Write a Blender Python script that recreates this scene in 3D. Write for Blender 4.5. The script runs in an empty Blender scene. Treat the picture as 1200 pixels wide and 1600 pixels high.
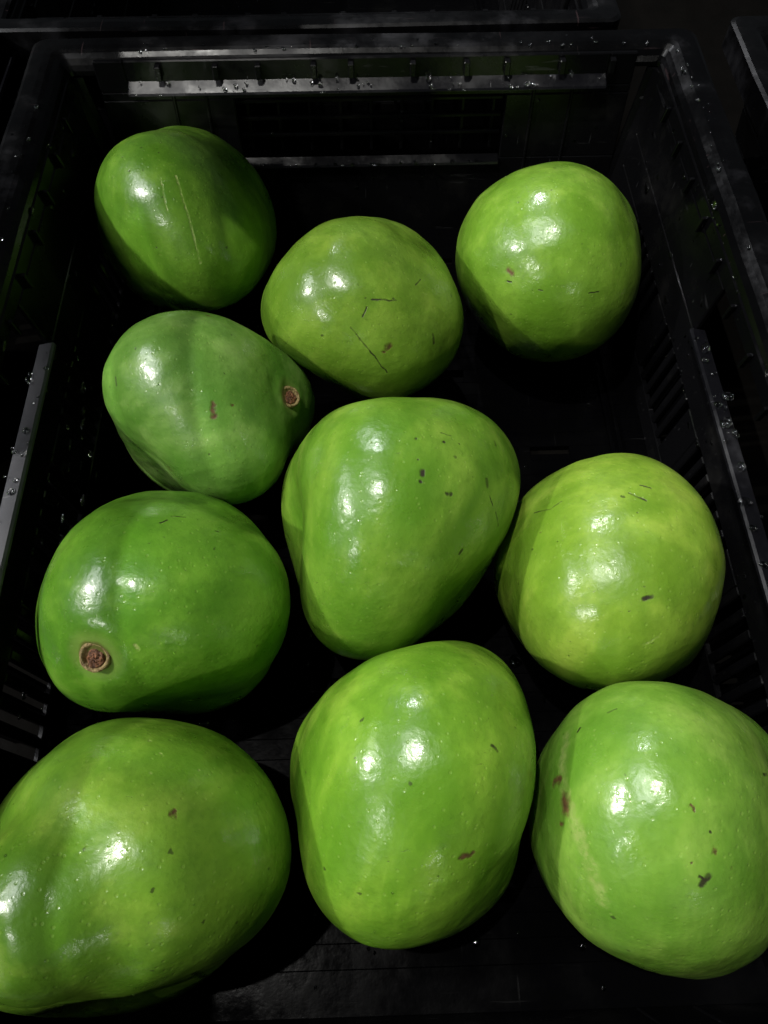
# Ten green avocados in a wet black plastic crate
import bpy, bmesh, math, random
import numpy as np
from mathutils import Vector, Matrix, Quaternion

random.seed(7)
scene = bpy.context.scene
col = scene.collection

# ---------------------------------------------------------------- camera
cam_data = bpy.data.cameras.new('camera')
cam = bpy.data.objects.new('camera', cam_data); col.objects.link(cam)
CAM_ROT = Matrix(((0.999590920, 0.0251692067, -0.0135832152),
                  (-0.0286000095, 0.876669737, -0.480241827),
                  (-0.000179312113, 0.480433850, 0.877030948)))
CAM_LOC = Vector((-0.00268443, -0.18241528, 0.39241936))
cam.matrix_world = Matrix.Translation(CAM_LOC) @ CAM_ROT.to_4x4()
cam_data.sensor_fit = 'VERTICAL'; cam_data.sensor_height = 24.0; cam_data.lens = 18.135
cam_data.clip_start = 0.01; cam_data.clip_end = 50
scene.camera = cam

# ---------------------------------------------------------------- light
world = bpy.data.worlds.new('World'); scene.world = world; world.use_nodes = True
bg = world.node_tree.nodes['Background']
bg.inputs[0].default_value = (0.8, 0.9, 1.0, 1); bg.inputs[1].default_value = 0.035
def lamp(name, loc, target, size, power, color=(1, 1, 1), size_y=None):
    ld = bpy.data.lights.new(name, 'AREA'); ld.energy = power; ld.color = color
    if size_y: ld.shape = 'RECTANGLE'; ld.size = size; ld.size_y = size_y
    else: ld.shape = 'DISK'; ld.size = size
    o = bpy.data.objects.new(name, ld); col.objects.link(o)
    o.location = loc
    o.rotation_euler = (Vector(target) - Vector(loc)).to_track_quat('-Z', 'Y').to_euler()
    return o
WARM = (1.0, 0.98, 0.93)
lamp('ceiling_lamp', (-2.04, -0.18, 1.60), (0, 0, 0.06), 0.09, 33, WARM)
lamp('ceiling_lamp', (-1.62, -1.56, 1.30), (0, 0, 0.06), 0.09, 11, WARM)
lamp('ceiling_lamp', (-0.50, -0.09, 2.54), (0, 0, 0.06), 0.03, 36, WARM)
lamp('ceiling_lamp', (-0.47, 1.74, 1.87), (0, 0, 0.06), 0.06, 19, (0.94, 0.95, 1.0))
lamp('ceiling_lamp', (0.80, -2.40, 0.60), (0, 0, 0.06), 0.10, 1.5, WARM)

lamp('soft_fill_panel', (-1.35, 0.15, 1.95), (0, 0, 0.06), 1.3, 50, (0.97, 0.98, 1.0), 1.5)  # added fill light without a visible source, softens the shadows

scene.view_settings.view_transform = 'Standard'
scene.view_settings.look = 'None'
scene.view_settings.exposure = 0.1
scene.view_settings.gamma = 1.0
scene.cycles.max_bounces = 6
scene.cycles.use_denoising = True

# ---------------------------------------------------------------- helpers
def tag(o, label=None, category=None, group=None, kind=None):
    for k, v in (('label', label), ('category', category), ('group', group), ('kind', kind)):
        if v: o[k] = v
    return o
def empty(name, loc=(0, 0, 0)):
    o = bpy.data.objects.new(name, None); o.empty_display_size = .02
    col.objects.link(o); o.location = loc; return o
def link_mesh(name, me, mat=None, parent=None, smooth=False):
    o = bpy.data.objects.new(name, me); col.objects.link(o)
    if mat and not me.materials: me.materials.append(mat)
    if parent: o.parent = parent
    if smooth: me.polygons.foreach_set('use_smooth', [True] * len(me.polygons))
    return o

class NT:
    def __init__(s, name):
        s.m = bpy.data.materials.new(name); s.m.use_nodes = True
        s.t = s.m.node_tree; s.b = s.t.nodes['Principled BSDF']
    def n(s, typ, props=None, **ins):
        nd = s.t.nodes.new(typ)
        for k, v in (props or {}).items(): setattr(nd, k, v)
        for k, v in ins.items():
            key = int(k[1:]) if k[0] == 'i' and k[1:].isdigit() else k.replace('_', ' ')
            s.put(nd.inputs[key], v)
        return nd
    def put(s, sock, v):
        if isinstance(v, bpy.types.NodeSocket): s.t.links.new(v, sock)
        else: sock.default_value = v
    def math(s, op, a, b=0.0, c=None, clamp=False):
        nd = s.t.nodes.new('ShaderNodeMath'); nd.operation = op; nd.use_clamp = clamp
        s.put(nd.inputs[0], a); s.put(nd.inputs[1], b)
        if c is not None: s.put(nd.inputs[2], c)
        return nd.outputs[0]
    def vec(s, op, a, b=None, scale=None):
        nd = s.t.nodes.new('ShaderNodeVectorMath'); nd.operation = op
        s.put(nd.inputs[0], a)
        if b is not None: s.put(nd.inputs[1], b)
        if scale is not None: s.put(nd.inputs['Scale'], scale)
        return nd.outputs['Value'] if op in ('DOT_PRODUCT', 'LENGTH', 'DISTANCE') else nd.outputs[0]
    def mix(s, f, a, b, blend='MIX'):
        nd = s.t.nodes.new('ShaderNodeMix'); nd.data_type = 'RGBA'; nd.blend_type = blend
        s.put(nd.inputs[0], f); s.put(nd.inputs[6], a); s.put(nd.inputs[7], b); return nd.outputs[2]
    def ramp(s, f, lo, hi, a=0.0, b=1.0):
        nd = s.t.nodes.new('ShaderNodeMapRange'); nd.interpolation_type = 'SMOOTHSTEP'
        s.put(nd.inputs[0], f); nd.inputs[1].default_value = lo; nd.inputs[2].default_value = hi
        nd.inputs[3].default_value = a; nd.inputs[4].default_value = b; return nd.outputs[0]
    def noise(s, vec, scale, detail=3.0, rough=.55, color=False):
        nd = s.n('ShaderNodeTexNoise', Vector=vec, Scale=scale, Detail=detail, Roughness=rough)
        return nd.outputs[1 if color else 0]

# ---------------------------------------------------------------- plastic
def plastic(name, base=(0.0026, 0.0026, 0.003), rough=.20, spec=.3, grime_c=(.0065, .0062, .006, 1), scr_c=(.03, .03, .032, 1)):
    t = NT(name); P = t.n('ShaderNodeTexCoord').outputs['Object']
    n1 = t.noise(P, 26, 5, .62); n2 = t.noise(P, 160, 4, .6); n3 = t.noise(P, 9, 3)
    grime = t.ramp(n1, .52, .74)
    c = t.mix(t.math('MULTIPLY', grime, .8), (*base, 1), grime_c)
    # long faint scratches, two directions
    mp = t.n('ShaderNodeMapping', Vector=P); mp.inputs['Scale'].default_value = (30, 520, 200); mp.inputs['Rotation'].default_value = (.2, .3, .5)
    sc = t.ramp(t.noise(mp.outputs[0], 1.0, 2, .5), .70, .76)
    mp2 = t.n('ShaderNodeMapping', Vector=P); mp2.inputs['Scale'].default_value = (600, 22, 60); mp2.inputs['Rotation'].default_value = (.5, .1, -.2)
    sc2 = t.ramp(t.noise(mp2.outputs[0], 1.0, 2, .5), .71, .77)
    scr = t.math('MAXIMUM', sc, sc2)
    c = t.mix(t.math('MULTIPLY', scr, .5), c, scr_c)
    t.put(t.b.inputs['Base Color'], c)
    r = t.math('MULTIPLY_ADD', n2, .18, rough - .09)
    r = t.math('ADD', r, t.ramp(n1, .4, .75, -.06, .22))
    r = t.math('ADD', r, t.ramp(n3, .35, .65, -.05, .08), clamp=True)
    t.put(t.b.inputs['Roughness'], r)
    t.put(t.b.inputs['Specular IOR Level'], spec)
    t.put(t.b.inputs['Specular IOR Level'], t.math('MULTIPLY', t.ramp(n3, .38, .62, .55, 1.15), spec))
    h = t.math('ADD', t.math('MULTIPLY', n1, .5), t.math('MULTIPLY', n2, .12))
    h = t.math('SUBTRACT', h, t.math('MULTIPLY', scr, .04))
    bp = t.n('ShaderNodeBump', Height=h); bp.inputs['Strength'].default_value = .35; bp.inputs['Distance'].default_value = .0016
    t.put(t.b.inputs['Normal'], bp.outputs[0])
    return t.m
M_PLASTIC = plastic('wet_black_plastic')
M_LEDGE = plastic('scuffed_grey_black_plastic', (.0035, .0035, .0045), .28, .38, (.018, .018, .021, 1), (.04, .04, .045, 1))
M_WORN_SHEEN = plastic('worn_plastic_painted_sheen', (.055, .055, .064), .46, 1.0, (.11, .11, .125, 1), (.16, .16, .17, 1))  # scuffs, plus the left ledge's lamp sheen painted in as paler grey
M_RIM = plastic('dull_black_plastic', (.0014, .0014, .0016), .27, .26, (.012, .012, .014, 1), (.04, .025, .027, 1))

def water_mat():
    t = NT('water_drop'); b = t.b
    b.inputs['Base Color'].default_value = (1, 1, 1, 1); b.inputs['Roughness'].default_value = .02
    b.inputs['IOR'].default_value = 1.33; b.inputs['Transmission Weight'].default_value = 1
    b.inputs['Coat Weight'].default_value = .6; b.inputs['Coat Roughness'].default_value = .03
    return t.m
M_BASE = plastic('dark_wet_base_plastic', (.0010, .0010, .0012), .22, .02, (.002, .002, .002, 1), (.008, .008, .008, 1))
M_WATER = water_mat()

def ground_mat():
    t = NT('dark_wet_concrete'); P = t.n('ShaderNodeTexCoord').outputs['Object']
    n = t.noise(P, 30, 6, .6)
    t.put(t.b.inputs['Base Color'], t.mix(n, (.0012, .0012, .001, 1), (.004, .0035, .003, 1)))
    t.put(t.b.inputs['Roughness'], t.ramp(t.noise(P, 12, 3), .4, .6, .6, .85)); t.b.inputs['Specular IOR Level'].default_value = .02
    bp = t.n('ShaderNodeBump', Height=n); bp.inputs['Distance'].default_value = .002; t.put(t.b.inputs['Normal'], bp.outputs[0])
    return t.m

# ---------------------------------------------------------------- ground
def make_ground():
    bm = bmesh.new(); n = 24
    bmesh.ops.create_grid(bm, x_segments=n, y_segments=n, size=2.5)
    for v in bm.verts: v.co.z = -.004 + random.uniform(-.0012, 0)
    me = bpy.data.meshes.new('floor'); bm.to_mesh(me); bm.free()
    o = link_mesh('floor', me, ground_mat()); o['kind'] = 'structure'
make_ground()

# ---------------------------------------------------------------- unseen shelf added above the left side, gaps cut to shape the lamps' shade
def make_shade_shelf():
    root = empty('unseen_shade_shelf', (-.230, .25, .45))
    tag(root, 'unseen slatted shelf added above the left side of the crate, boards and gaps shaped to shade it in stripes', 'shelf')
    def plank(name, x0, x1, y0, y1, z0=0.0, z1=.012):
        bm = bmesh.new(); bmesh.ops.create_cube(bm, size=1)
        for v in bm.verts: v.co = Vector((x0 + (v.co.x + .5) * (x1 - x0) + .230, y0 + (v.co.y + .5) * (y1 - y0) - .25, z0 + (v.co.z + .5) * (z1 - z0)))
        bmesh.ops.bevel(bm, geom=list(bm.edges), offset=.001, segments=1, affect='EDGES')
        me = bpy.data.meshes.new(name); bm.to_mesh(me); bm.free(); link_mesh(name, me, M_RIM, root)
    plank('board', -.36, -.1965, -.50, 1.0)
    plank('board', -.1960, -.152, -.50, -.030)
    plank('slat', -.1780, -.1430, -.0295, .1295)
    plank('board', -.1960, -.128, .1300, .2130)
    plank('board', -.1960, -.104, .2450, .9800)
    plank('end_rail', -.1960, -.104, .9805, 1.0)
make_shade_shelf()

# ---------------------------------------------------------------- crate
HR = .12                      # rim height
XT, XB = .180, .1635          # inner half width at rim / floor
YT, YB = .280, .2655          # inner back at rim / floor
FT, FB = -.226, -.2125        # inner front at rim / floor
class Boxes:
    """collects boxes given in wall coordinates: s along the wall, z up, d outward from the inner face"""
    def __init__(s, frame): s.f = frame; s.v = []; s.q = []
    def box(s, s0, s1, z0, z1, d0, d1):
        k = len(s.v)
        for a in (s0, s1):
            for z in (z0, z1):
                for d in (d0, d1): s.v.append(s.f(a, z, d))
        for f in ((0, 1, 3, 2), (4, 6, 7, 5), (0, 4, 5, 1), (2, 3, 7, 6), (0, 2, 6, 4), (1, 5, 7, 3)):
            s.q.append([k + i for i in f])
    def build(s, name, mat, parent, bevel=.0007):
        me = bpy.data.meshes.new(name); me.from_pydata([tuple(v) for v in s.v], [], s.q); me.update()
        bm = bmesh.new(); bm.from_mesh(me); bmesh.ops.recalc_face_normals(bm, faces=bm.faces)
        if bevel: bmesh.ops.bevel(bm, geom=list(bm.edges), offset=bevel, segments=1, affect='EDGES', clamp_overlap=True)
        bm.to_mesh(me); bm.free()
        return link_mesh(name, me, mat, parent)
def lerp(a, b, z): return a + (b - a) * z / HR
def f_right(s, z, d): return (lerp(XB, XT, z) + d, s, z)
def f_left(s, z, d): return (-lerp(XB, XT, z) - d, s, z)
def f_back(s, z, d): return (s, lerp(YB, YT, z) + d, z)
def f_front(s, z, d): return (s, lerp(FB, FT, z) - d, z)
def f_world(x, z, y): return (x, y, z)

def side_wall(frame, s0, s1, root, mat):
    T = .0032; w = Boxes(frame)
    w.box(s0, s1, -.001, .012, 0, T)
    # slotted vents, low on the wall
    groups = [(-.105, -.040), (-.020, .045), (.065, .130), (.150, .215)]
    e = s0
    for a, b in groups:
        w.box(e, a, .012, .050, 0, T); e = b
        n = 6; p = (b - a) / n
        for i in range(n):
            w.box(a + p * i + p * .55, a + p * (i + 1), .012, .050, 0, T)
    w.box(e, s1, .012, .050, 0, T)
    w.box(s0, s1, .050, .0712, 0, T)
    # hand opening between two solid ends
    w.box(s0, -.110, .0712, .1025, 0, T); w.box(.1005, s1, .0712, .1025, 0, T)
    w.box(s0, s1, .1025, .1110, 0, T)
    o = w.build('wall', mat, root)
    l = Boxes(lambda a, z, d: frame(a, z - .22 * (d + .0035), d)); l.box(-.110, .1005, .0712, .0750, -.0035, .0062); l.build('opening_ledge', M_WORN_SHEEN if frame is f_left else M_LEDGE, root, .0011)
    # outside fins under the opening
    me = None
    s = -.205
    while s < .265:
        if me is None:
            r = Boxes(lambda a, z, d: (Vector(frame(a, z, d)) - Vector(frame(0, 0, 0))))
            r.box(-.0009, .0009, .004, .0520, T + .0002, .0175); ob = r.build('fin', M_BASE, root, 0); me = ob.data
        else: ob = link_mesh('fin', me, mat, root)
        ob.location = Vector(frame(s, 0, 0)); s += .0124
    me = None
    for i in range(15):                   # small ribs under the rim, inside
        s = -.195 + .031 * i
        if me is None:
            r = Boxes(lambda a, z, d: (Vector(frame(a, z, d)) - Vector(frame(0, 0, 0))))
            r.box(-.0011, .0011, .0990, .1082, -.0030, -.0001); ob = r.build('rib', mat, root, .0004); me = ob.data
        else: ob = link_mesh('rib', me, mat, root)
        ob.location = Vector(frame(s, 0, 0))
    return o

def end_wall(frame, s0, s1, root, mat):
    T = .0032; w = Boxes(frame)
    w.box(s0, s1, -.001, .0525, 0, T)
    # grip opening
    w.box(s0, -.083, .0525, .0935, 0, T); w.box(.087, s1, .0525, .0935, 0, T)
    w.box(s0, s1, .0935, .0984, 0, T)
    w.box(s0, -.146, .0984, .1165, 0, T); w.box(.1475, s1, .0984, .1165, 0, T)
    w.box(-.146, .1475, .0984, .1165, .0002, T - .0002)
    # pale vertical stiffeners beside the grip
    for s in (-.120, -.1, .104, .128): w.box(s - .001, s + .001, .004, .0995, -.0011, .0002)
    o = w.build('wall', mat, root)
    l = Boxes(lambda a, z, d: frame(a, z + .60 * (d + .0066), d)); l.box(-.1460, .1475, .0990, .1008, -.0066, .0010); l.build('recess_ledge', M_LEDGE, root, .0011)
    l = Boxes(lambda a, z, d: frame(a, z + .5 * (d + .0055), d)); l.box(-.0830, .0870, .0480, .0500, -.0034, .0030); l.build('grip_ledge', mat, root, .0010)
    # lattice behind the grip opening
    b = Boxes(frame)
    for z in (.064, .075, .086): b.box(-.083, .087, z, z + .0022, .0075, .0100)
    for k in range(9): b.box(-.078 + k * .0198, -.0758 + k * .0198, .0526, .0934, .0101, .0126)
    b.build('grip_lattice', mat, root, .0004)
    me = None
    for i in range(10):
        s = -.1255 + .0305 * i + (0, .004, -.001, .002, -.006, .001, .003, -.003, 0, 0)[i]
        if me is None:
            r = Boxes(lambda a, z, d: (Vector(frame(a, z, d)) - Vector(frame(0, 0, 0))))
            r.box(-.0018, .0018, .1068, .1150, -.0042, -.0002); ob = r.build('rib', mat, root, .0005); me = ob.data
        else: ob = link_mesh('rib', me, mat, root)
        ob.location = Vector(frame(s, 0, 0))
    return o

def make_rim(root, mat):
    # one ring swept round the crate with a rolled profile (d outward, z)
    prof = [(.0036, .1080), (-.0006, .1084), (-.0004, .1110), (.0008, .1140), (.0030, .1168), (.0055, .1186), (.0080, .1194), (.0120, .1197), (.0185, .1198),
            (.0206, .1188), (.0207, .1040), (.0198, .1032), (.0186, .1040), (.0184, .1150), (.0036, .1150)]
    corners = []
    rr = .003
    def ring(d, z):
        x0, x1, y0, y1 = -XT - d, XT + d, FT - d, YT + d; pts = []
        R = rr + .25 * max(d, 0)
        for cx, cy, a0 in ((x1 - R, y1 - R, 0), (x0 + R, y1 - R, 90), (x0 + R, y0 + R, 180), (x1 - R, y0 + R, 270)):
            for k in range(7):
                a = math.radians(a0 + 15 * k); pts.append((cx + R * math.cos(a), cy + R * math.sin(a), z))
        return pts
    v = []; f = []
    for d, z in prof: v += ring(d, z)
    n = 28; m = len(prof)
    for i in range(m):
        for k in range(n):
            a = i * n + k; b = i * n + (k + 1) % n; c = ((i + 1) % m) * n + (k + 1) % n; e = ((i + 1) % m) * n + k
            f.append((a, b, c, e))
    me = bpy.data.meshes.new('rim'); me.from_pydata(v, [], f); me.update()
    bm = bmesh.new(); bm.from_mesh(me); bmesh.ops.recalc_face_normals(bm, faces=bm.faces)
    # long straight runs get cuts so that the rim can bow and dent slightly
    bmesh.ops.subdivide_edges(bm, edges=[e for e in bm.edges if e.calc_length() > .2], cuts=40)
    for w in bm.verts:
        w.co.z += .0004 * math.sin(w.co.y * 31 + w.co.x * 17) + .00025 * math.sin(w.co.y * 97)
    bm.to_mesh(me); bm.free()
    return link_mesh('rim', me, M_RIM, root)

def make_crate(root, mat):
    side_wall(f_right, FT - .002, YT + .002, root, mat)
    side_wall(f_left, FT - .002, YT + .002, root, mat)
    end_wall(f_back, -XB - .0005, XB + .0005, root, mat)
    end_wall(f_front, -XB - .0005, XB + .0005, root, mat)
    # corner posts close the wedge the tapering walls leave
    for sx in (-1, 1):
        for y, t, o in ((YB, YT, 1), (FB, FT, -1)):
            p = Boxes(f_world); k = 0
            for z in (0, .1075):
                xa = lerp(XB, XT, z); ya = lerp(y, t, z)
                for dx, dy in ((-.006, .0004), (-.006, .0030), (.0030, .0030), (.0030, -.006), (.0004, -.006), (.0004 - .003, -.0005)):
                    p.v.append((sx * (xa + dx), ya + o * dy, z))
            for i in range(6): p.q.append([k + i, k + (i + 1) % 6, k + 6 + (i + 1) % 6, k + 6 + i])
            p.q.append([k + i for i in range(6)]); p.q.append([k + 6 + i for i in range(6)])
            p.build('corner_post', mat, root, 0)
    make_rim(root, mat)
    # floor: plate pierced by rows of slots, low ridges near the side walls
    fl = Boxes(f_world); z0, z1 = -.0035, 0.0
    xs = [-.135, -.075, -.015, .045, .105]; 
    fl.box(-XB, XB, z0, z1, FB, -.195)
    y = -.195
    while y < .245:
        y2 = y + .010
        if int(round((y + .195) / .020)) % 5 in (1, 3):
            e = -XB
            for a in xs: fl.box(e, a - .012, z0, z1, y, y2); fl.box(a - .012, a + .012, z0, z1, y, y + .0045); e = a + .012
            fl.box(e, XB, z0, z1, y, y2)
        else: fl.box(-XB, XB, z0, z1, y, y2)
        fl.box(-XB, XB, z0, z1, y2, y2 + .010); y += .020
    fl.box(-XB, XB, z0, z1, y, YB)
    for x in (-.1475, -.1425, .1425, .1475): fl.box(x - .0012, x + .0012, z1, z1 + .0022, -.20, .255)
    fl.build('base', M_BASE, root, .0004)

main = empty('plastic_crate')
tag(main, 'wet black plastic crate in the middle holding the ten green avocados', 'crate', 'black plastic crates side by side')
make_crate(main, M_PLASTIC)
def copy_thing(root, loc, label):
    r = root.copy(); col.objects.link(r); r.location = loc; r['label'] = label
    for ch in [c for c in root.children]:
        c = ch.copy(); col.objects.link(c); c.parent = r
    return r
copy_thing(main, (-.042, .5535, 0), 'black plastic crate behind the filled one, only its near rim along the top edge')
copy_thing(main, (.4260, .012, 0), 'black plastic crate on the right, its rim along the upper right edge')
copy_thing(main, (-.4240, .270, 0), 'black plastic crate on the left, seen dimly past the rim of the filled one')

# ---------------------------------------------------------------- water drops on the crate
def make_drops():
    bm0 = bmesh.new(); bmesh.ops.create_icosphere(bm0, subdivisions=2, radius=1)
    V = np.array([v.co[:] for v in bm0.verts]); F = np.array([[v.index for v in f.verts] for f in bm0.faces]); bm0.free()
    rng = np.random.default_rng(5); items = []
    def add(p, nrm, r, flat=.55, stretch=1.0): items.append((np.array(p, float), np.array(nrm, float), r, flat, stretch))
    for _ in range(46):                      # on the ledge of the back recess
        x = rng.uniform(-.142, .142); ly = YB + (YT - YB) * .1015 / HR; dd = rng.uniform(.001, .0085)
        add((x, ly - .0095 + dd, .1012 + .60 * dd), (0, 0, 1), rng.choice([.0005, .0007, .0009, .0014], p=[.4, .3, .2, .1]))
    for _ in range(26):                      # grip ledge and lattice
        x = rng.uniform(-.08, .085); ly = YB + (YT - YB) * .0525 / HR
        add((x, ly - rng.uniform(.001, .005), .0515), (0, 0, 1), rng.uniform(.0005, .0011))
    for _ in range(30):
        x = rng.uniform(-.08, .085); z = rng.choice([.0662, .0772, .0882]); ly = YB + (YT - YB) * z / HR
        add((x, ly + .0085, z), (0, 0, 1), rng.uniform(.0004, .0009))
    for sx in (-1, 1):
        for _ in range(34):                  # side ledges
            x = XB + (XT - XB) * .075 / HR + rng.uniform(-.003, .0055)
            add((sx * x, rng.uniform(-.10, .095), .075), (0, 0, 1), rng.choice([.0005, .0008, .0012, .0018], p=[.4, .3, .2, .1]))
        for _ in range(60):                  # rim top
            add((sx * (XT + rng.uniform(.004, .016)), rng.uniform(-.2, .28), .1196), (0, 0, 1), rng.uniform(.0003, .0009))
        for _ in range(110):                 # side wall inside
            z = rng.uniform(.003, .115) ** 1.0; y = rng.uniform(-.2, .26)
            if .070 < z < .104 and -.11 < y < .10: continue
            x = XB + (XT - XB) * z / HR
            add((sx * x, y, z), (-sx, 0, .13), rng.choice([.0004, .0006, .0010, .0016], p=[.4, .35, .18, .07]), .45, rng.choice([1, 1, 2.2]))
    for _ in range(60):                      # back wall
        z = rng.uniform(.003, .1); x = rng.uniform(-.155, .155)
        if z > .050 and -.084 < x < .088: continue
        add((x, YB + (YT - YB) * z / HR, z), (0, -1, .12), rng.uniform(.0003, .0009), .45)
    for _ in range(26):                      # a wet patch low on the left wall
        z = rng.uniform(.004, .040); x = XB + (XT - XB) * z / HR
        add((-x, rng.uniform(-.02, .10), z), (1, 0, .13), rng.uniform(.0008, .0019), .5, rng.choice([1, 1.8]))
    for _ in range(230):                     # crate floor
        add((rng.uniform(-.158, .158), rng.uniform(-.205, .26), 0.0), (0, 0, 1), rng.choice([.0005, .0008, .0014, .0024], p=[.4, .35, .18, .07]), .35)
    for _ in range(40):
        add((rng.uniform(-.17, .17), YT + rng.uniform(.004, .015), .1196), (0, 0, 1), rng.uniform(.0003, .0008))
    vs = []; fs = []; k = 0
    for p, n, r, fl, st in items:
        n = n / np.linalg.norm(n); a = np.cross(n, (0.31, .95, .05)); a /= np.linalg.norm(a); b = np.cross(n, a)
        q = V.copy() * (1 + .18 * np.sin(V[:, :1] * 3 + p[0] * 900) )
        r = r * 1.5
        w = p + r * (np.outer(q[:, 0], a) + np.outer(q[:, 1] * st, b) + np.outer(q[:, 2] * fl, n))
        vs.append(w); fs.append(F + k); k += len(V)
    me = bpy.data.meshes.new('water_drops')
    me.from_pydata(np.concatenate(vs).tolist(), [], np.concatenate(fs).tolist()); me.update()
    o = link_mesh('water_drops', me, M_WATER, None, True)
    tag(o, 'tiny clear water drops scattered over the ledges and walls of the black crate', 'water drops', None, 'stuff')
make_drops()

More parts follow.
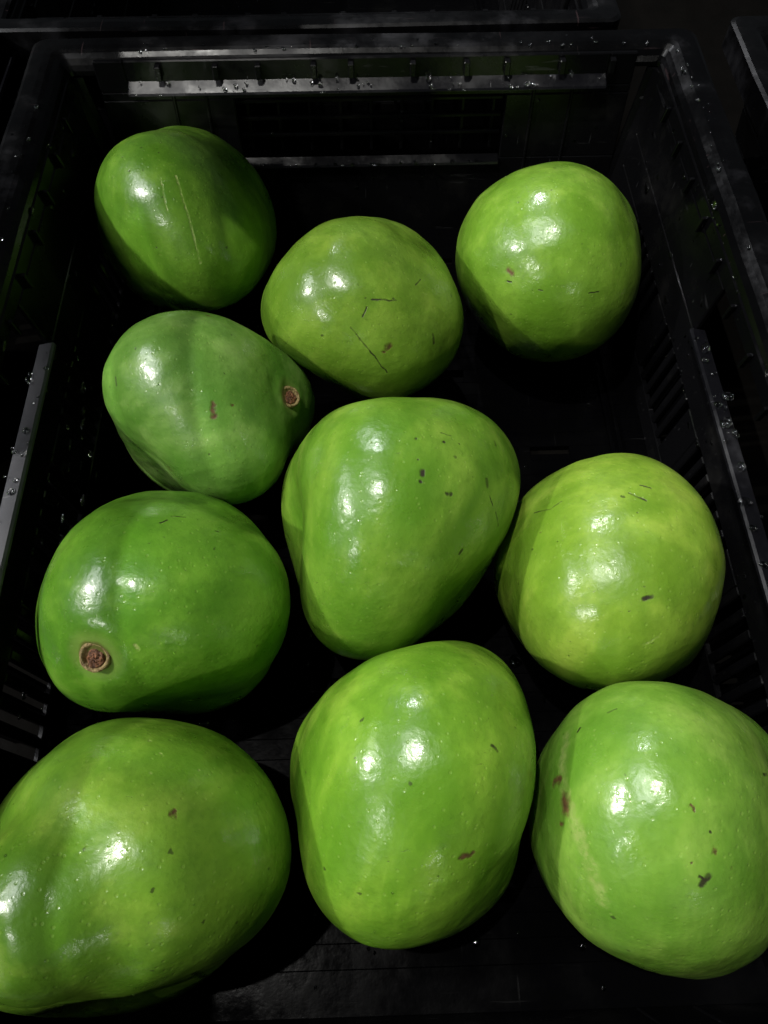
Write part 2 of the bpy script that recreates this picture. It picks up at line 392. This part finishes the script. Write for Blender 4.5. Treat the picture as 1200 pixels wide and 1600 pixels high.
FRUIT_DATA = {
 'A': {'c': [-0.11298, 0.21012, 0.05703], 'r': 0.05772, 'k': [-0.02147, -0.04577, -0.01123, -0.04542, -0.00395, -0.01887, -0.01242, -0.01816, 0.00699, -0.0155, -0.01934, -0.00791, 0.01208, 0.01166, 0.00649, 0.0034, -0.00417, -0.00433, 0.00082, -0.00856, -0.00201], 'm': [['l', 0.45, [[0.00873, -0.03124, 0.0574], [0.01455, -0.04927, 0.04516], [0.01771, -0.0619, 0.0253]]], ['l', 0.4, [[0.0011, -0.03357, 0.05738], [0.00363, -0.0472, 0.04789]]], ['s', 0.5, [[-0.01701, -0.02607, 0.05718]]], ['s', 0.5, [[-0.0011, -0.01689, 0.06138]]], ['s', 0.5, [[-0.00563, -0.05579, 0.03081]]]], 'ax': [-0.2176, 0.4132, 0.8842]},
 'B': {'c': [-0.00553, 0.1295, 0.06186], 'r': 0.05735, 'k': [-0.01825, -0.08456, -0.01073, -0.01757, 0.00867, 0.02538, -0.01179, -0.0149, -0.00886, -0.00725, -0.01972, -0.00623, 0.00086, 0.00085, -0.00492, 0.00944, -0.01159, 0.00954, 0.00206, 0.00333, -0.00982], 'm': [['s', 0.35, [[-0.00595, -0.05273, 0.04425], [0.00309, -0.05838, 0.0337], [0.0116, -0.0609, 0.01969]]], ['b', 1.6, [[0.01231, -0.05668, 0.03426]]], ['s', 0.3, [[0.00207, -0.04585, 0.05071], [0.0001, -0.0493, 0.0479]]], ['s', 0.25, [[0.00432, -0.04271, 0.05254], [0.0168, -0.04062, 0.04914]]], ['s', 0.4, [[0.02933, -0.02402, 0.04629], [0.02681, -0.02862, 0.04747]]], ['s', 0.7, [[0.03467, -0.04595, 0.03077], [0.03541, -0.04805, 0.0269]]], ['s', 0.6, [[0.01524, -0.04029, 0.05015]]], ['b', 0.9, [[0.01005, -0.05814, 0.03223]]]], 'ax': [0.329, -0.0733, 0.9415]},
 'C': {'c': [0.10501, 0.16528, 0.06021], 'r': 0.05945, 'k': [0.01034, -0.04531, -0.02117, -0.03086, 0.0021, 0.00802, -0.009, -0.01259, 0.0021, -0.00656, -0.00443, 0.01321, 0.00365, -0.00073, 0.00077, 0.00353, 0.00879, 0.00361, -0.00449, -0.00508, -0.00403], 'm': [['b', 1.5, [[-0.03394, -0.04384, 0.03719], [-0.03181, -0.04583, 0.03728]]], ['s', 0.4, [[-0.03394, -0.04688, 0.0325], [-0.03215, -0.04815, 0.03326]]], ['s', 0.35, [[-0.01869, -0.0551, 0.03436], [-0.01683, -0.05585, 0.03461]]], ['s', 0.3, [[0.00713, -0.05761, 0.03387], [0.0125, -0.0563, 0.0333]]], ['s', 0.4, [[-0.0399, -0.03952, -0.00644], [-0.03735, -0.04301, -0.00587]]], ['s', 0.4, [[-0.02802, -0.014, 0.05567]]]], 'ax': [-0.0707, -0.0682, 0.9952]},
 'D': {'c': [-0.08578, 0.06073, 0.05962], 'r': 0.0509, 'k': [0.00514, -0.03986, -0.01484, 0.02603, 0.07039, -0.03133, -0.03907, 0.0262, 0.00332, -0.02147, -0.05152, 0.03465, 0.0083, 0.00702, 0.00326, -0.00496, 0.00566, 0.00037, 0.00114, -0.00246, -0.00245], 'm': [['b', 1.3, [[0.01131, -0.02817, 0.04747], [0.01166, -0.03359, 0.04408]]], ['b', 0.8, [[0.01959, -0.0267, 0.04371]]], ['b', 1.2, [[0.00576, 0.02274, 0.05025]]], ['s', 0.5, [[-0.02462, -0.00255, 0.05606]]], ['s', 0.7, [[-0.03629, -0.01022, 0.04511], [-0.0358, -0.01335, 0.04333]]], ['s', 0.5, [[-0.04053, -0.01085, 0.03885]]], ['b', 0.7, [[-0.02893, -0.02767, -0.01077]]], ['b', 0.9, [[-0.01711, -0.0383, 0.01126], [-0.01565, -0.03952, 0.009]]], ['b', 0.6, [[-0.01969, -0.03571, 0.01079]]], ['s', 0.5, [[0.0081, -0.04627, 0.03275]]]], 'ax': [0.9474, -0.0011, 0.3202], 'stem': [0.9474, -0.0011, 0.3202]},
 'E': {'c': [0.00645, -0.00905, 0.06811], 'r': 0.06047, 'k': [0.02368, -0.01621, 0.03319, -0.03316, 0.04891, 0.01366, -0.01492, -0.01691, 0.01582, -0.00558, 0.03524, 0.04015, -0.01933, -0.00972, 0.00548, -0.00491, -0.01268, 0.0042, -0.011, 0.00255, 0.00566], 'm': [['s', 1.0, [[0.01043, -0.01415, 0.06616], [0.01034, -0.01584, 0.06605]]], ['s', 0.7, [[0.00948, -0.01845, 0.06558]]], ['s', 0.9, [[0.02019, -0.0212, 0.05984]]], ['s', 0.9, [[0.02152, -0.0209, 0.05925]]], ['s', 0.7, [[0.02435, -0.00463, 0.06093]]], ['s', 0.8, [[0.02022, 0.00154, 0.063]]], ['s', 0.6, [[0.00861, 0.00072, 0.067]]], ['s', 1.0, [[0.03755, -0.00951, 0.05038], [0.03769, -0.01205, 0.04949]]], ['s', 0.6, [[0.04377, 0.01269, 0.04541], [0.04408, 0.01028, 0.04554]]], ['s', 0.35, [[0.03847, -0.01522, 0.04702], [0.03999, -0.01783, 0.04346]]], ['s', 0.4, [[0.04136, -0.01903, 0.04005], [0.04308, -0.02193, 0.03278]]], ['s', 0.8, [[0.02614, -0.03718, 0.04154], [0.02533, -0.03828, 0.04089]]], ['s', 0.4, [[0.02685, 0.00282, 0.05941]]], ['b', 2.2, [[-0.02315, -0.06433, -0.00831], [-0.0147, -0.06483, -0.01206]]], ['s', 0.4, [[0.00886, -0.00944, 0.06723]]], ['s', 0.3, [[0.02358, 0.00619, 0.06064], [0.01951, 0.00626, 0.06255]]]], 'ax': [-0.3408, -0.9115, -0.2303]},
 'F': {'c': [-0.09962, -0.04516, 0.06073], 'r': 0.05916, 'k': [-0.01147, -0.05681, 0.03073, 0.01913, 0.0425, 0.0035, 0.01411, -0.0286, 0.02724, -0.007, 0.00412, -0.01211, -0.01135, -0.00894, 0.00213, -0.00109, -0.01431, -6e-05, -0.00494, 0.02377, -0.00172], 'm': [['s', 0.4, [[0.01624, 0.01229, 0.05984], [0.02124, 0.0129, 0.05738]]], ['s', 0.4, [[0.01341, 0.00678, 0.06439], [0.01565, 0.00922, 0.06236]]], ['l', 0.5, [[0.0082, -0.0406, 0.05846], [0.00878, -0.04194, 0.05657]]]], 'ax': [-0.1186, -0.6258, 0.7709], 'stem': [-0.1186, -0.6258, 0.7709]},
 'G': {'c': [0.10591, -0.0373, 0.05934], 'r': 0.05582, 'k': [0.00335, -0.02122, -0.01035, -0.02586, 0.04192, 0.02268, 0.00553, -0.0111, 0.00337, -0.01988, 0.00366, -0.00494, -0.00927, -0.00214, 0.00537, -0.00744, 0.00373, 0.00357, -0.00267, 0.00423, 0.00124], 'm': [['s', 0.5, [[-0.00287, 0.01223, 0.05744], [5e-05, 0.00948, 0.05838], [0.00264, 0.00752, 0.05904]]], ['s', 0.3, [[0.00247, 0.0164, 0.05636], [0.0067, 0.01437, 0.05699]]], ['s', 0.3, [[-0.03724, 0.01736, 0.03169], [-0.03227, 0.01412, 0.04082], [-0.0281, 0.01546, 0.04442]]], ['s', 0.9, [[-0.0048, -0.03364, 0.05408], [-0.00151, -0.03282, 0.05444]]], ['b', 0.5, [[-0.03737, 0.00404, 0.03897]]], ['s', 0.4, [[-0.00239, 0.00155, 0.05989]]], ['l', 0.5, [[-0.00408, -0.04797, 0.04157], [0.00162, -0.04541, 0.04355]]]], 'ax': [0.0357, 0.258, 0.9655]},
 'H': {'c': [0.0115, -0.12758, 0.06473], 'r': 0.05773, 'k': [0.0349, -0.00994, -0.00293, -0.04191, 0.06784, 0.00896, 0.01198, 0.00154, 0.02057, -0.00042, -0.02043, 0.01783, -0.01241, -0.00504, 8e-05, -0.00379, 0.00332, 0.00714, -0.01295, 0.01544, 0.00087], 'm': [['s', 0.5, [[0.02327, -0.00014, 0.0635], [0.02522, -0.00177, 0.06204]]], ['b', 1.0, [[0.01181, -0.03323, 0.05282], [0.01532, -0.03194, 0.05217]]], ['s', 0.4, [[-0.00219, -0.05512, 0.02563], [0.00067, -0.05405, 0.02677]]], ['b', 0.6, [[0.02126, -0.05117, -0.00864]]]], 'ax': [0.208, 0.6632, 0.719]},
 'I': {'c': [0.10863, -0.14511, 0.06051], 'r': 0.05648, 'k': [0.00655, 0.01137, -0.04842, -0.00234, 0.04979, 0.00741, -0.01853, 0.00631, 0.01373, -0.00403, -0.00411, 0.01481, 0.01113, -0.00505, -0.00784, -0.00237, -0.00148, 0.00473, -0.01072, 0.00658, -0.00649], 'm': [['t', 2.2, [[-0.04081, 0.02649, 0.03682], [-0.04403, 0.01688, 0.03887], [-0.04528, 0.00762, 0.04088], [-0.04435, -0.0015, 0.04431], [-0.04265, -0.0119, 0.04469], [-0.0396, -0.02186, 0.04367], [-0.0371, -0.02915, 0.04012]]], ['b', 2.4, [[-0.04574, 0.00323, 0.04124], [-0.04585, 0.00067, 0.04112]]], ['b', 1.5, [[-0.04723, 0.01059, 0.03397], [-0.04574, 0.0107, 0.03842]]], ['b', 0.9, [[-0.04725, -0.00421, 0.03793]]], ['s', 1.1, [[-0.00875, -0.02593, 0.05613], [-0.00741, -0.02469, 0.05664], [-0.0064, -0.02364, 0.05737]]], ['s', 0.5, [[-0.00941, -0.02358, 0.05772], [-0.00741, -0.02469, 0.05664]]], ['b', 1.0, [[-0.00415, -0.01662, 0.06072]]], ['s', 0.7, [[0.02278, 0.00842, 0.05035], [0.02546, 0.00864, 0.04745]]], ['b', 0.6, [[-0.01049, -0.00326, 0.06532], [-0.00965, -0.00445, 0.06519]]], ['b', 0.5, [[-0.01214, -0.01953, 0.0598]]], ['s', 0.5, [[-0.03798, 0.02673, 0.0427], [-0.03722, 0.02776, 0.04318]]], ['s', 0.4, [[-0.02807, 0.03149, 0.0507], [-0.02517, 0.0325, 0.05187]]], ['s', 0.4, [[-0.00509, -0.01089, 0.06292]]], ['b', 0.5, [[0.0017, -0.02157, 0.05651]]]], 'ax': [-0.072, 0.6374, 0.7671]},
 'J': {'c': [-0.10225, -0.15528, 0.06786], 'r': 0.06029, 'k': [0.02646, 0.00493, 0.06829, 0.04437, 0.07071, 0.01399, -0.0022, -0.03784, 0.02887, 0.0017, 0.02115, -0.01735, -0.00351, -0.00717, -0.01329, -0.00209, -0.00136, 0.00185, -0.00555, 0.0121, -0.00637], 'm': [['b', 0.9, [[0.03376, 0.00924, 0.06452], [0.03415, 0.00824, 0.06486]]], ['l', 0.6, [[0.01984, 0.03473, 0.05055]]], ['l', 0.5, [[0.02485, 0.02161, 0.06214]]], ['l', 0.5, [[0.03803, 0.02397, 0.05146]]], ['l', 0.4, [[0.02503, 0.02941, 0.05472]]]], 'ax': [-0.2577, -0.3755, 0.8903], 'stem': [-0.2577, -0.3755, 0.8903]},
}
# ---------------------------------------------------------------- avocados
def raw_basis(n):
    x, y, z = n.T
    return np.stack([x*y, y*z, x*z, x*x-y*y, 3*z*z-1, x*y*z, x*(5*z*z-1), y*(5*z*z-1), z*(5*z*z-3), z*(x*x-y*y), x*(x*x-3*y*y), y*(3*x*x-y*y),
        x*y*(x*x-y*y), x*y*(7*z*z-1), (x*x-y*y)*(7*z*z-1), 35*z**4-30*z*z+3, x*z*(7*z*z-3), y*z*(7*z*z-3), x*x*(x*x-3*y*y)-y*y*(3*x*x-y*y), x*z*(x*x-3*y*y), y*z*(3*x*x-y*y)], 1)
_N = 3000; _i = np.arange(_N) + .5; _ph = np.arccos(1 - 2 * _i / _N); _th = np.pi * (1 + 5 ** .5) * _i
DEN = raw_basis(np.stack([np.cos(_th) * np.sin(_ph), np.sin(_th) * np.sin(_ph), np.cos(_ph)], 1)).std(0)
_bm = bmesh.new(); bmesh.ops.create_icosphere(_bm, subdivisions=6, radius=1)
ICO_V = np.array([v.co[:] for v in _bm.verts]); ICO_F = [[v.index for v in f.verts] for f in _bm.faces]; _bm.free()
ICO_V /= np.linalg.norm(ICO_V, axis=1)[:, None]

def lumps(n, seed, freq, amp):
    rng = np.random.default_rng(seed); out = np.zeros(len(n))
    for k in range(10):
        d = rng.normal(size=3); d /= np.linalg.norm(d); out += np.sin(n @ d * freq * rng.uniform(.7, 1.3) + rng.uniform(0, 6.28))
    return out * amp / 3.2

def skin_mat(key, d, dark, light, streak, seed, haze):
    t = NT('avocado_skin_' + key.lower())
    P = t.n('ShaderNodeTexCoord').outputs['Object']
    q = Vector(d['ax']).rotation_difference(Vector((0, 0, 1))).to_euler()
    mp = t.n('ShaderNodeMapping', Vector=P); mp.inputs['Rotation'].default_value = q
    mp.inputs['Location'].default_value = (seed * .37, seed * .11, 0)
    L = mp.outputs[0]
    st = t.n('ShaderNodeMapping', Vector=L); st.inputs['Scale'].default_value = (1, 1, .28)
    big = t.noise(P, 17 + seed % 3, 3, .5); mid = t.noise(st.outputs[0], 55, 4, .6); fine = t.noise(P, 420, 4, .65); mott = t.noise(L, 130, 4, .62)
    f = t.math('ADD', t.math('MULTIPLY', big, .55), t.math('MULTIPLY', mid, .45))
    c = t.mix(t.ramp(f, .36, .64), (*dark, 1), (*light, 1))
    c = t.mix(t.ramp(mid, .50, .72, 0, streak), c, (light[0] * 1.35, light[1] * 1.12, light[2] * 1.7, 1))
    c = t.mix(t.ramp(mott, .46, .70, 0, .32), c, (dark[0] * .9, dark[1] * .85, dark[2], 1))
    c = t.mix(t.ramp(fine, .50, .72, 0, .20), c, (dark[0] * .6, dark[1] * .62, dark[2] * .6, 1))
    # pale lenticels
    vo = t.n('ShaderNodeTexVoronoi', Vector=P, Scale=330.0)
    len_ = t.math('MULTIPLY', t.ramp(vo.outputs[0], .10, .24, 1, 0), t.math('GREATER_THAN', t.n('ShaderNodeSeparateColor', Color=vo.outputs[1]).outputs[0], .35))
    c = t.mix(t.math('MULTIPLY', len_, .11), c, (.42, .55, .14, 1))
    # sparse natural specks
    wob = t.vec('SUBTRACT', t.noise(P, 300, 3, .6, True), (.5, .5, .5))
    Q = t.vec('ADD', P, t.vec('SCALE', wob, scale=.0035))
    v2 = t.n('ShaderNodeTexVoronoi', Vector=Q, Scale=95.0)
    spk = t.math('MULTIPLY', t.ramp(v2.outputs[0], .045, .085, 1, 0), t.math('GREATER_THAN', t.n('ShaderNodeSeparateColor', Color=v2.outputs[1]).outputs[1], .70))
    c = t.mix(t.math('MULTIPLY', spk, .75), c, (.028, .038, .010, 1))
    # hairline scuffs, irregular patches of them
    sm = t.n('ShaderNodeMapping', Vector=Q); sm.inputs['Scale'].default_value = (1, 5, 2.2); sm.inputs['Rotation'].default_value = (seed, seed * .7, .4)
    scf = t.math('MULTIPLY', t.ramp(t.noise(sm.outputs[0], 210, 3, .6), .66, .72), t.ramp(t.noise(P, 30 + seed, 2), .55, .66))
    c = t.mix(t.math('MULTIPLY', scf, .7), c, (.05, .07, .012, 1))
    # individual scars
    depth = None; dull = t.math('MULTIPLY', scf, .3)
    r0 = d['r']; PN = t.vec('SCALE', t.vec('NORMALIZE', P), scale=r0)      # marks follow the curve of the skin
    colours = {'s': (.020, .017, .006, 1), 'b': (.070, .038, .012, 1), 't': (.26, .34, .085, 1), 'l': (.36, .46, .13, 1)}
    wobble = {'s': .0014, 'b': .0036, 't': .0050, 'l': .0016}
    for ty in ('t', 'l', 'b', 's'):
        tot = None
        W = t.vec('ADD', PN, t.vec('SCALE', wob, scale=wobble[ty]))
        for ty2, w, pts in d['m']:
            if ty2 != ty: continue
            w = max(w, .50 if len(pts) == 1 else .36) * {'s': .00105, 'b': .00105, 't': .0013, 'l': .0012}[ty]
            pts = [Vector(p).normalized() * r0 for p in pts]; fine_pts = pts[:1]
            for a, b in zip(pts, pts[1:]):
                m_ = max(1, math.ceil((b - a).length / .007))
                fine_pts += [(a.lerp(b, i_ / m_)).normalized() * r0 for i_ in range(1, m_ + 1)]
            pts = fine_pts
            if len(pts) == 1: segs = [(pts[0], None)]
            else: segs = [(pts[i], pts[i + 1]) for i in range(len(pts) - 1)]
            for a, b in segs:
                if b is None: dist = t.vec('DISTANCE', W, tuple(a))
                else:
                    a_, b_ = Vector(a), Vector(b); ba = b_ - a_; pa = t.vec('SUBTRACT', W, tuple(a))
                    h = t.math('MULTIPLY', t.vec('DOT_PRODUCT', pa, tuple(ba)), 1 / max(ba.length_squared, 1e-10), clamp=True)
                    sc_ = t.vec('SCALE', tuple(ba), scale=h)
                    dist = t.vec('DISTANCE', pa, sc_)
                m = t.math('DIVIDE', dist, w)
                tot = m if tot is None else t.math('MINIMUM', tot, m)
        if tot is None: continue
        soft = {'s': (.35, 1.25), 'b': (.15, 1.4), 't': (.2, 1.3), 'l': (.2, 1.3)}[ty]
        mk = t.ramp(tot, soft[0], soft[1], 1, 0)
        if ty == 's': mk = t.math('MULTIPLY', mk, t.ramp(mott, .36, .60, .45, 1.0))
        if ty in 'tl': mk = t.math('MULTIPLY', mk, t.ramp(t.math('MULTIPLY_ADD', fine, .6, t.math('MULTIPLY', mott, .4)), .40, .60, .15, .70 if ty == 't' else .85))
        c = t.mix(t.math('MULTIPLY', mk, 1.0 if ty == 'b' else 1.0), c, colours[ty])
        dull = t.math('MAXIMUM', dull, mk)
        if ty == 'b': 
            c = t.mix(t.math('MULTIPLY', t.math('MULTIPLY', mk, t.ramp(fine, .45, .6)), .4), c, (.17, .085, .03, 1))
    if 'stem' in d:
        near = t.vec('DISTANCE', P, tuple(Vector(d['stem']) * d['stem_r'])); sz = d['stem_size']
        rj = t.math('ADD', near, t.math('MULTIPLY', t.math('SUBTRACT', mott, .5), .003))
        c = t.mix(t.ramp(rj, sz * 1.25, sz * 2.2, .60, 0), c, (.24, .36, .075, 1))
        c = t.mix(t.ramp(rj, sz * .95, sz * 1.25, .8, 0), c, (.12, .10, .03, 1))
    t.put(t.b.inputs['Base Color'], c)
    r = t.ramp(t.noise(P, 40, 4, .6), .35, .7, .27, .27 + haze)
    r = t.math('ADD', r, t.math('MULTIPLY', dull, .25), clamp=True)
    t.put(t.b.inputs['Roughness'], r)
    t.b.inputs['Specular IOR Level'].default_value = .42
    cw = t.math('SUBTRACT', t.ramp(t.noise(P, 60, 5, .65), .38, .62, .12, .62), t.math('MULTIPLY', dull, .6), clamp=True)
    t.put(t.b.inputs['Coat Weight'], cw)
    t.put(t.b.inputs['Coat Roughness'], t.ramp(fine, .3, .7, .08, .20))
    t.b.inputs['Subsurface Weight'].default_value = .12
    t.b.inputs['Subsurface Radius'].default_value = (.6, 1.0, .2); t.b.inputs['Subsurface Scale'].default_value = .003
    h = t.math('ADD', t.math('MULTIPLY', t.noise(P, 85, 3, .5), .9), t.math('MULTIPLY', fine, .17))
    h = t.math('SUBTRACT', h, t.math('MULTIPLY', len_, .10)); h = t.math('SUBTRACT', h, t.math('MULTIPLY', dull, .22))
    bp = t.n('ShaderNodeBump', Height=h); bp.inputs['Strength'].default_value = .55; bp.inputs['Distance'].default_value = .0013
    t.put(t.b.inputs['Normal'], bp.outputs[0]); t.put(t.b.inputs['Coat Normal'], bp.outputs[0])
    return t.m

def cork_mat(name, a, b):
    t = NT(name); P = t.n('ShaderNodeTexCoord').outputs['Object']
    n = t.noise(P, 700, 5, .65)
    t.put(t.b.inputs['Base Color'], t.mix(t.ramp(n, .38, .64), (*a, 1), (*b, 1)))
    t.b.inputs['Roughness'].default_value = .6
    bp = t.n('ShaderNodeBump', Height=n); bp.inputs['Distance'].default_value = .0012; t.put(t.b.inputs['Normal'], bp.outputs[0])
    return t.m
M_COLLAR = cork_mat('tan_cork', (.20, .13, .045), (.46, .35, .15))
M_CORE = cork_mat('brown_scar', (.09, .035, .016), (.32, .13, .055))

def make_stem(parent, d, R, size):
    n = Vector(d['stem']); rot = Vector((0, 0, 1)).rotation_difference((n + d.get('lean', 0) * Vector((-.2, -.45, .87))).normalized()); R = R + (.0012 if d.get('lean') else 0)
    def revolve(name, prof, seed, mat, jag, par, loc, rotq):
        rng = np.random.default_rng(seed); m = 40; v = []; f = []
        ph = rng.uniform(0, 6.28, 6)
        for i, (r, z) in enumerate(prof):
            for k in range(m):
                a = 2 * math.pi * k / m
                w = 1 + jag * (math.sin(2 * a + ph[0]) * .5 + math.sin(3 * a + ph[1]) * .4 + math.sin(7 * a + ph[2] + i) * .25 + math.sin(11 * a + ph[3] + i * 2) * .18)
                v.append((r * w * math.cos(a) * size, r * w * math.sin(a) * size, (z + jag * .35 * math.sin(5 * a + ph[4] + i) * (r > 0)) * size))
        for i in range(len(prof) - 1):
            for k in range(m): f.append((i * m + k, i * m + (k + 1) % m, (i + 1) * m + (k + 1) % m, (i + 1) * m + k))
        v.append((0, 0, prof[-1][1] * size)); c = len(v) - 1; i = len(prof) - 1
        for k in range(m): f.append((i * m + k, i * m + (k + 1) % m, c))
        me = bpy.data.meshes.new(name); me.from_pydata(v, [], f); me.update()
        o = link_mesh(name, me, mat, par, True)
        o.location = loc; o.rotation_mode = 'QUATERNION'; o.rotation_quaternion = rotq
        return o
    collar = revolve('stem_scar', [(1.06, -.55), (1.05, -.12), (.98, .06), (.88, .10), (.78, .04), (.70, -.10), (.55, -.20), (.3, -.22)], 3, M_COLLAR, .05, parent, n * R, rot)
    revolve('stem_core', [(.62, -.25), (.60, -.02), (.52, .08), (.42, .03), (.34, .12), (.25, .05), (.16, .18), (.07, .12)], 9, M_CORE, .14, collar, (size * .05, -size * .1, 0), Quaternion())

LABELS = {
 'A': 'green avocado in the far left corner against the left wall with a thin pale hairline',
 'B': 'olive green avocado with a long dark scratch, between the two avocados of the back row',
 'C': 'round avocado in the far right corner with a small brown spot and a paired highlight',
 'D': 'avocado with a small brown stem scar pointing right, just below the far left avocado',
 'E': 'large avocado in the centre sprinkled with black specks, narrowing toward the front',
 'F': 'deep green avocado at the left wall, its round tan stem scar pointing at the viewer',
 'G': 'yellowish green avocado beside the right wall, right of the speckled centre one',
 'H': 'tall egg shaped avocado in the middle of the front row with a short brown nick',
 'I': 'avocado in the near right corner marked by a long pale corky streak',
 'J': 'big pear shaped avocado in the near left corner, neck pointing left out of the picture'}
LOOK = {  # dark, light, streak, haze
 'A': ((.075, .195, .013), (.160, .330, 0.029), .30, .12),
 'B': ((.092, .190, .014), (.175, .305, 0.029), .35, .14),
 'C': ((.102, .222, .015), (.190, .350, 0.034), .35, .12),
 'D': ((.092, .230, .028), (.190, .370, 0.063), .55, .16),
 'E': ((.088, .215, .014), (.185, .340, 0.032), .42, .16),
 'F': ((.078, .225, .014), (.165, .375, 0.030), .45, .10),
 'G': ((.120, .235, .016), (.240, .385, 0.037), .40, .18),
 'H': ((.095, .230, .013), (.200, .380, 0.029), .42, .12),
 'I': ((.100, .235, .020), (.198, .365, 0.044), .40, .20),
 'J': ((.092, .225, .015), (.185, .350, 0.030), .55, .10)}
STEM_SIZE = {'D': .0056, 'F': .0060, 'J': .0056}
SURF = {}
for idx, (key, d) in enumerate(FRUIT_DATA.items()):
    n = ICO_V; r = d['r'] * (1 + (raw_basis(n) / DEN) @ np.array(d['k']))
    r = r + lumps(n, 100 + idx, 7, .00045) + lumps(n, 200 + idx, 16, .00018) + lumps(n, 300 + idx, 34, .00007)
    if 'stem' in d:
        s = np.array(d['stem']); th = np.arccos(np.clip(n @ s, -1, 1)) * d['r']; sz = STEM_SIZE[key]
        r = r - (.0007 if key == 'D' else .0016) * np.exp(-(th / (sz * 1.25)) ** 2) + .0007 * np.exp(-((th - sz * 2.0) / (sz * .7)) ** 2)
        if key == 'J': r = r - .0042 * np.exp(-((th - .033) / .010) ** 2) + .004 * np.exp(-(th / .018) ** 2)
        d['stem_size'] = sz; d['lean'] = .8 if key == 'D' else 0
        d['stem_r'] = float(d['r'] * (1 + ((raw_basis(s[None]) / DEN) @ np.array(d['k']))[0])) - .0008 + (.004 if key == 'J' else 0)
    V = n * r[:, None]; SURF[key] = (np.array(d['c']), V, n)
    lo = V[:, 2].min()
    me = bpy.data.meshes.new('avocado'); me.from_pydata(V.tolist(), [], ICO_F); me.update()
    mat = skin_mat(key, d, *LOOK[key][:3], idx + 1, LOOK[key][3])
    if 'stem' in d:
        root = empty('avocado', d['c'])
        link_mesh('skin', me, mat, root, True)
        make_stem(root, d, d['stem_r'], STEM_SIZE[key])
    else:
        root = link_mesh('avocado', me, mat, None, True); root.location = d['c']
    tag(root, LABELS[key], 'avocado', 'green avocados in the crate')

# fine drops clinging to the skins, joined to the other drops
def fruit_drops():
    rng = np.random.default_rng(11)
    bm0 = bmesh.new(); bmesh.ops.create_icosphere(bm0, subdivisions=2, radius=1)
    V = np.array([v.co[:] for v in bm0.verts]); F = np.array([[v.index for v in f.verts] for f in bm0.faces]); bm0.free()
    vs = []; fs = []; k = 0
    for key, (c, P, n) in SURF.items():
        m = {'A': 40, 'D': 22, 'J': 26}.get(key, 14)
        ids = rng.choice(np.where(n[:, 2] > .25)[0], m)
        for q in ids:
            r = rng.choice([.00022, .00032, .0005], p=[.5, .35, .15]); nn = n[q]
            a = np.cross(nn, (.3, .9, .1)); a /= np.linalg.norm(a); b = np.cross(nn, a)
            vs.append(P[q] + c + r * (np.outer(V[:, 0], a) + np.outer(V[:, 1], b) + np.outer(V[:, 2] * .6, nn))); fs.append(F + k); k += len(V)
    me = bpy.data.meshes.new('water_drops'); me.from_pydata(np.concatenate(vs).tolist(), [], np.concatenate(fs).tolist()); me.update()
    o = link_mesh('water_drops', me, M_WATER, None, True)
    tag(o, 'fine clear water drops clinging to the skins of the green avocados', 'water drops', None, 'stuff')
fruit_drops()
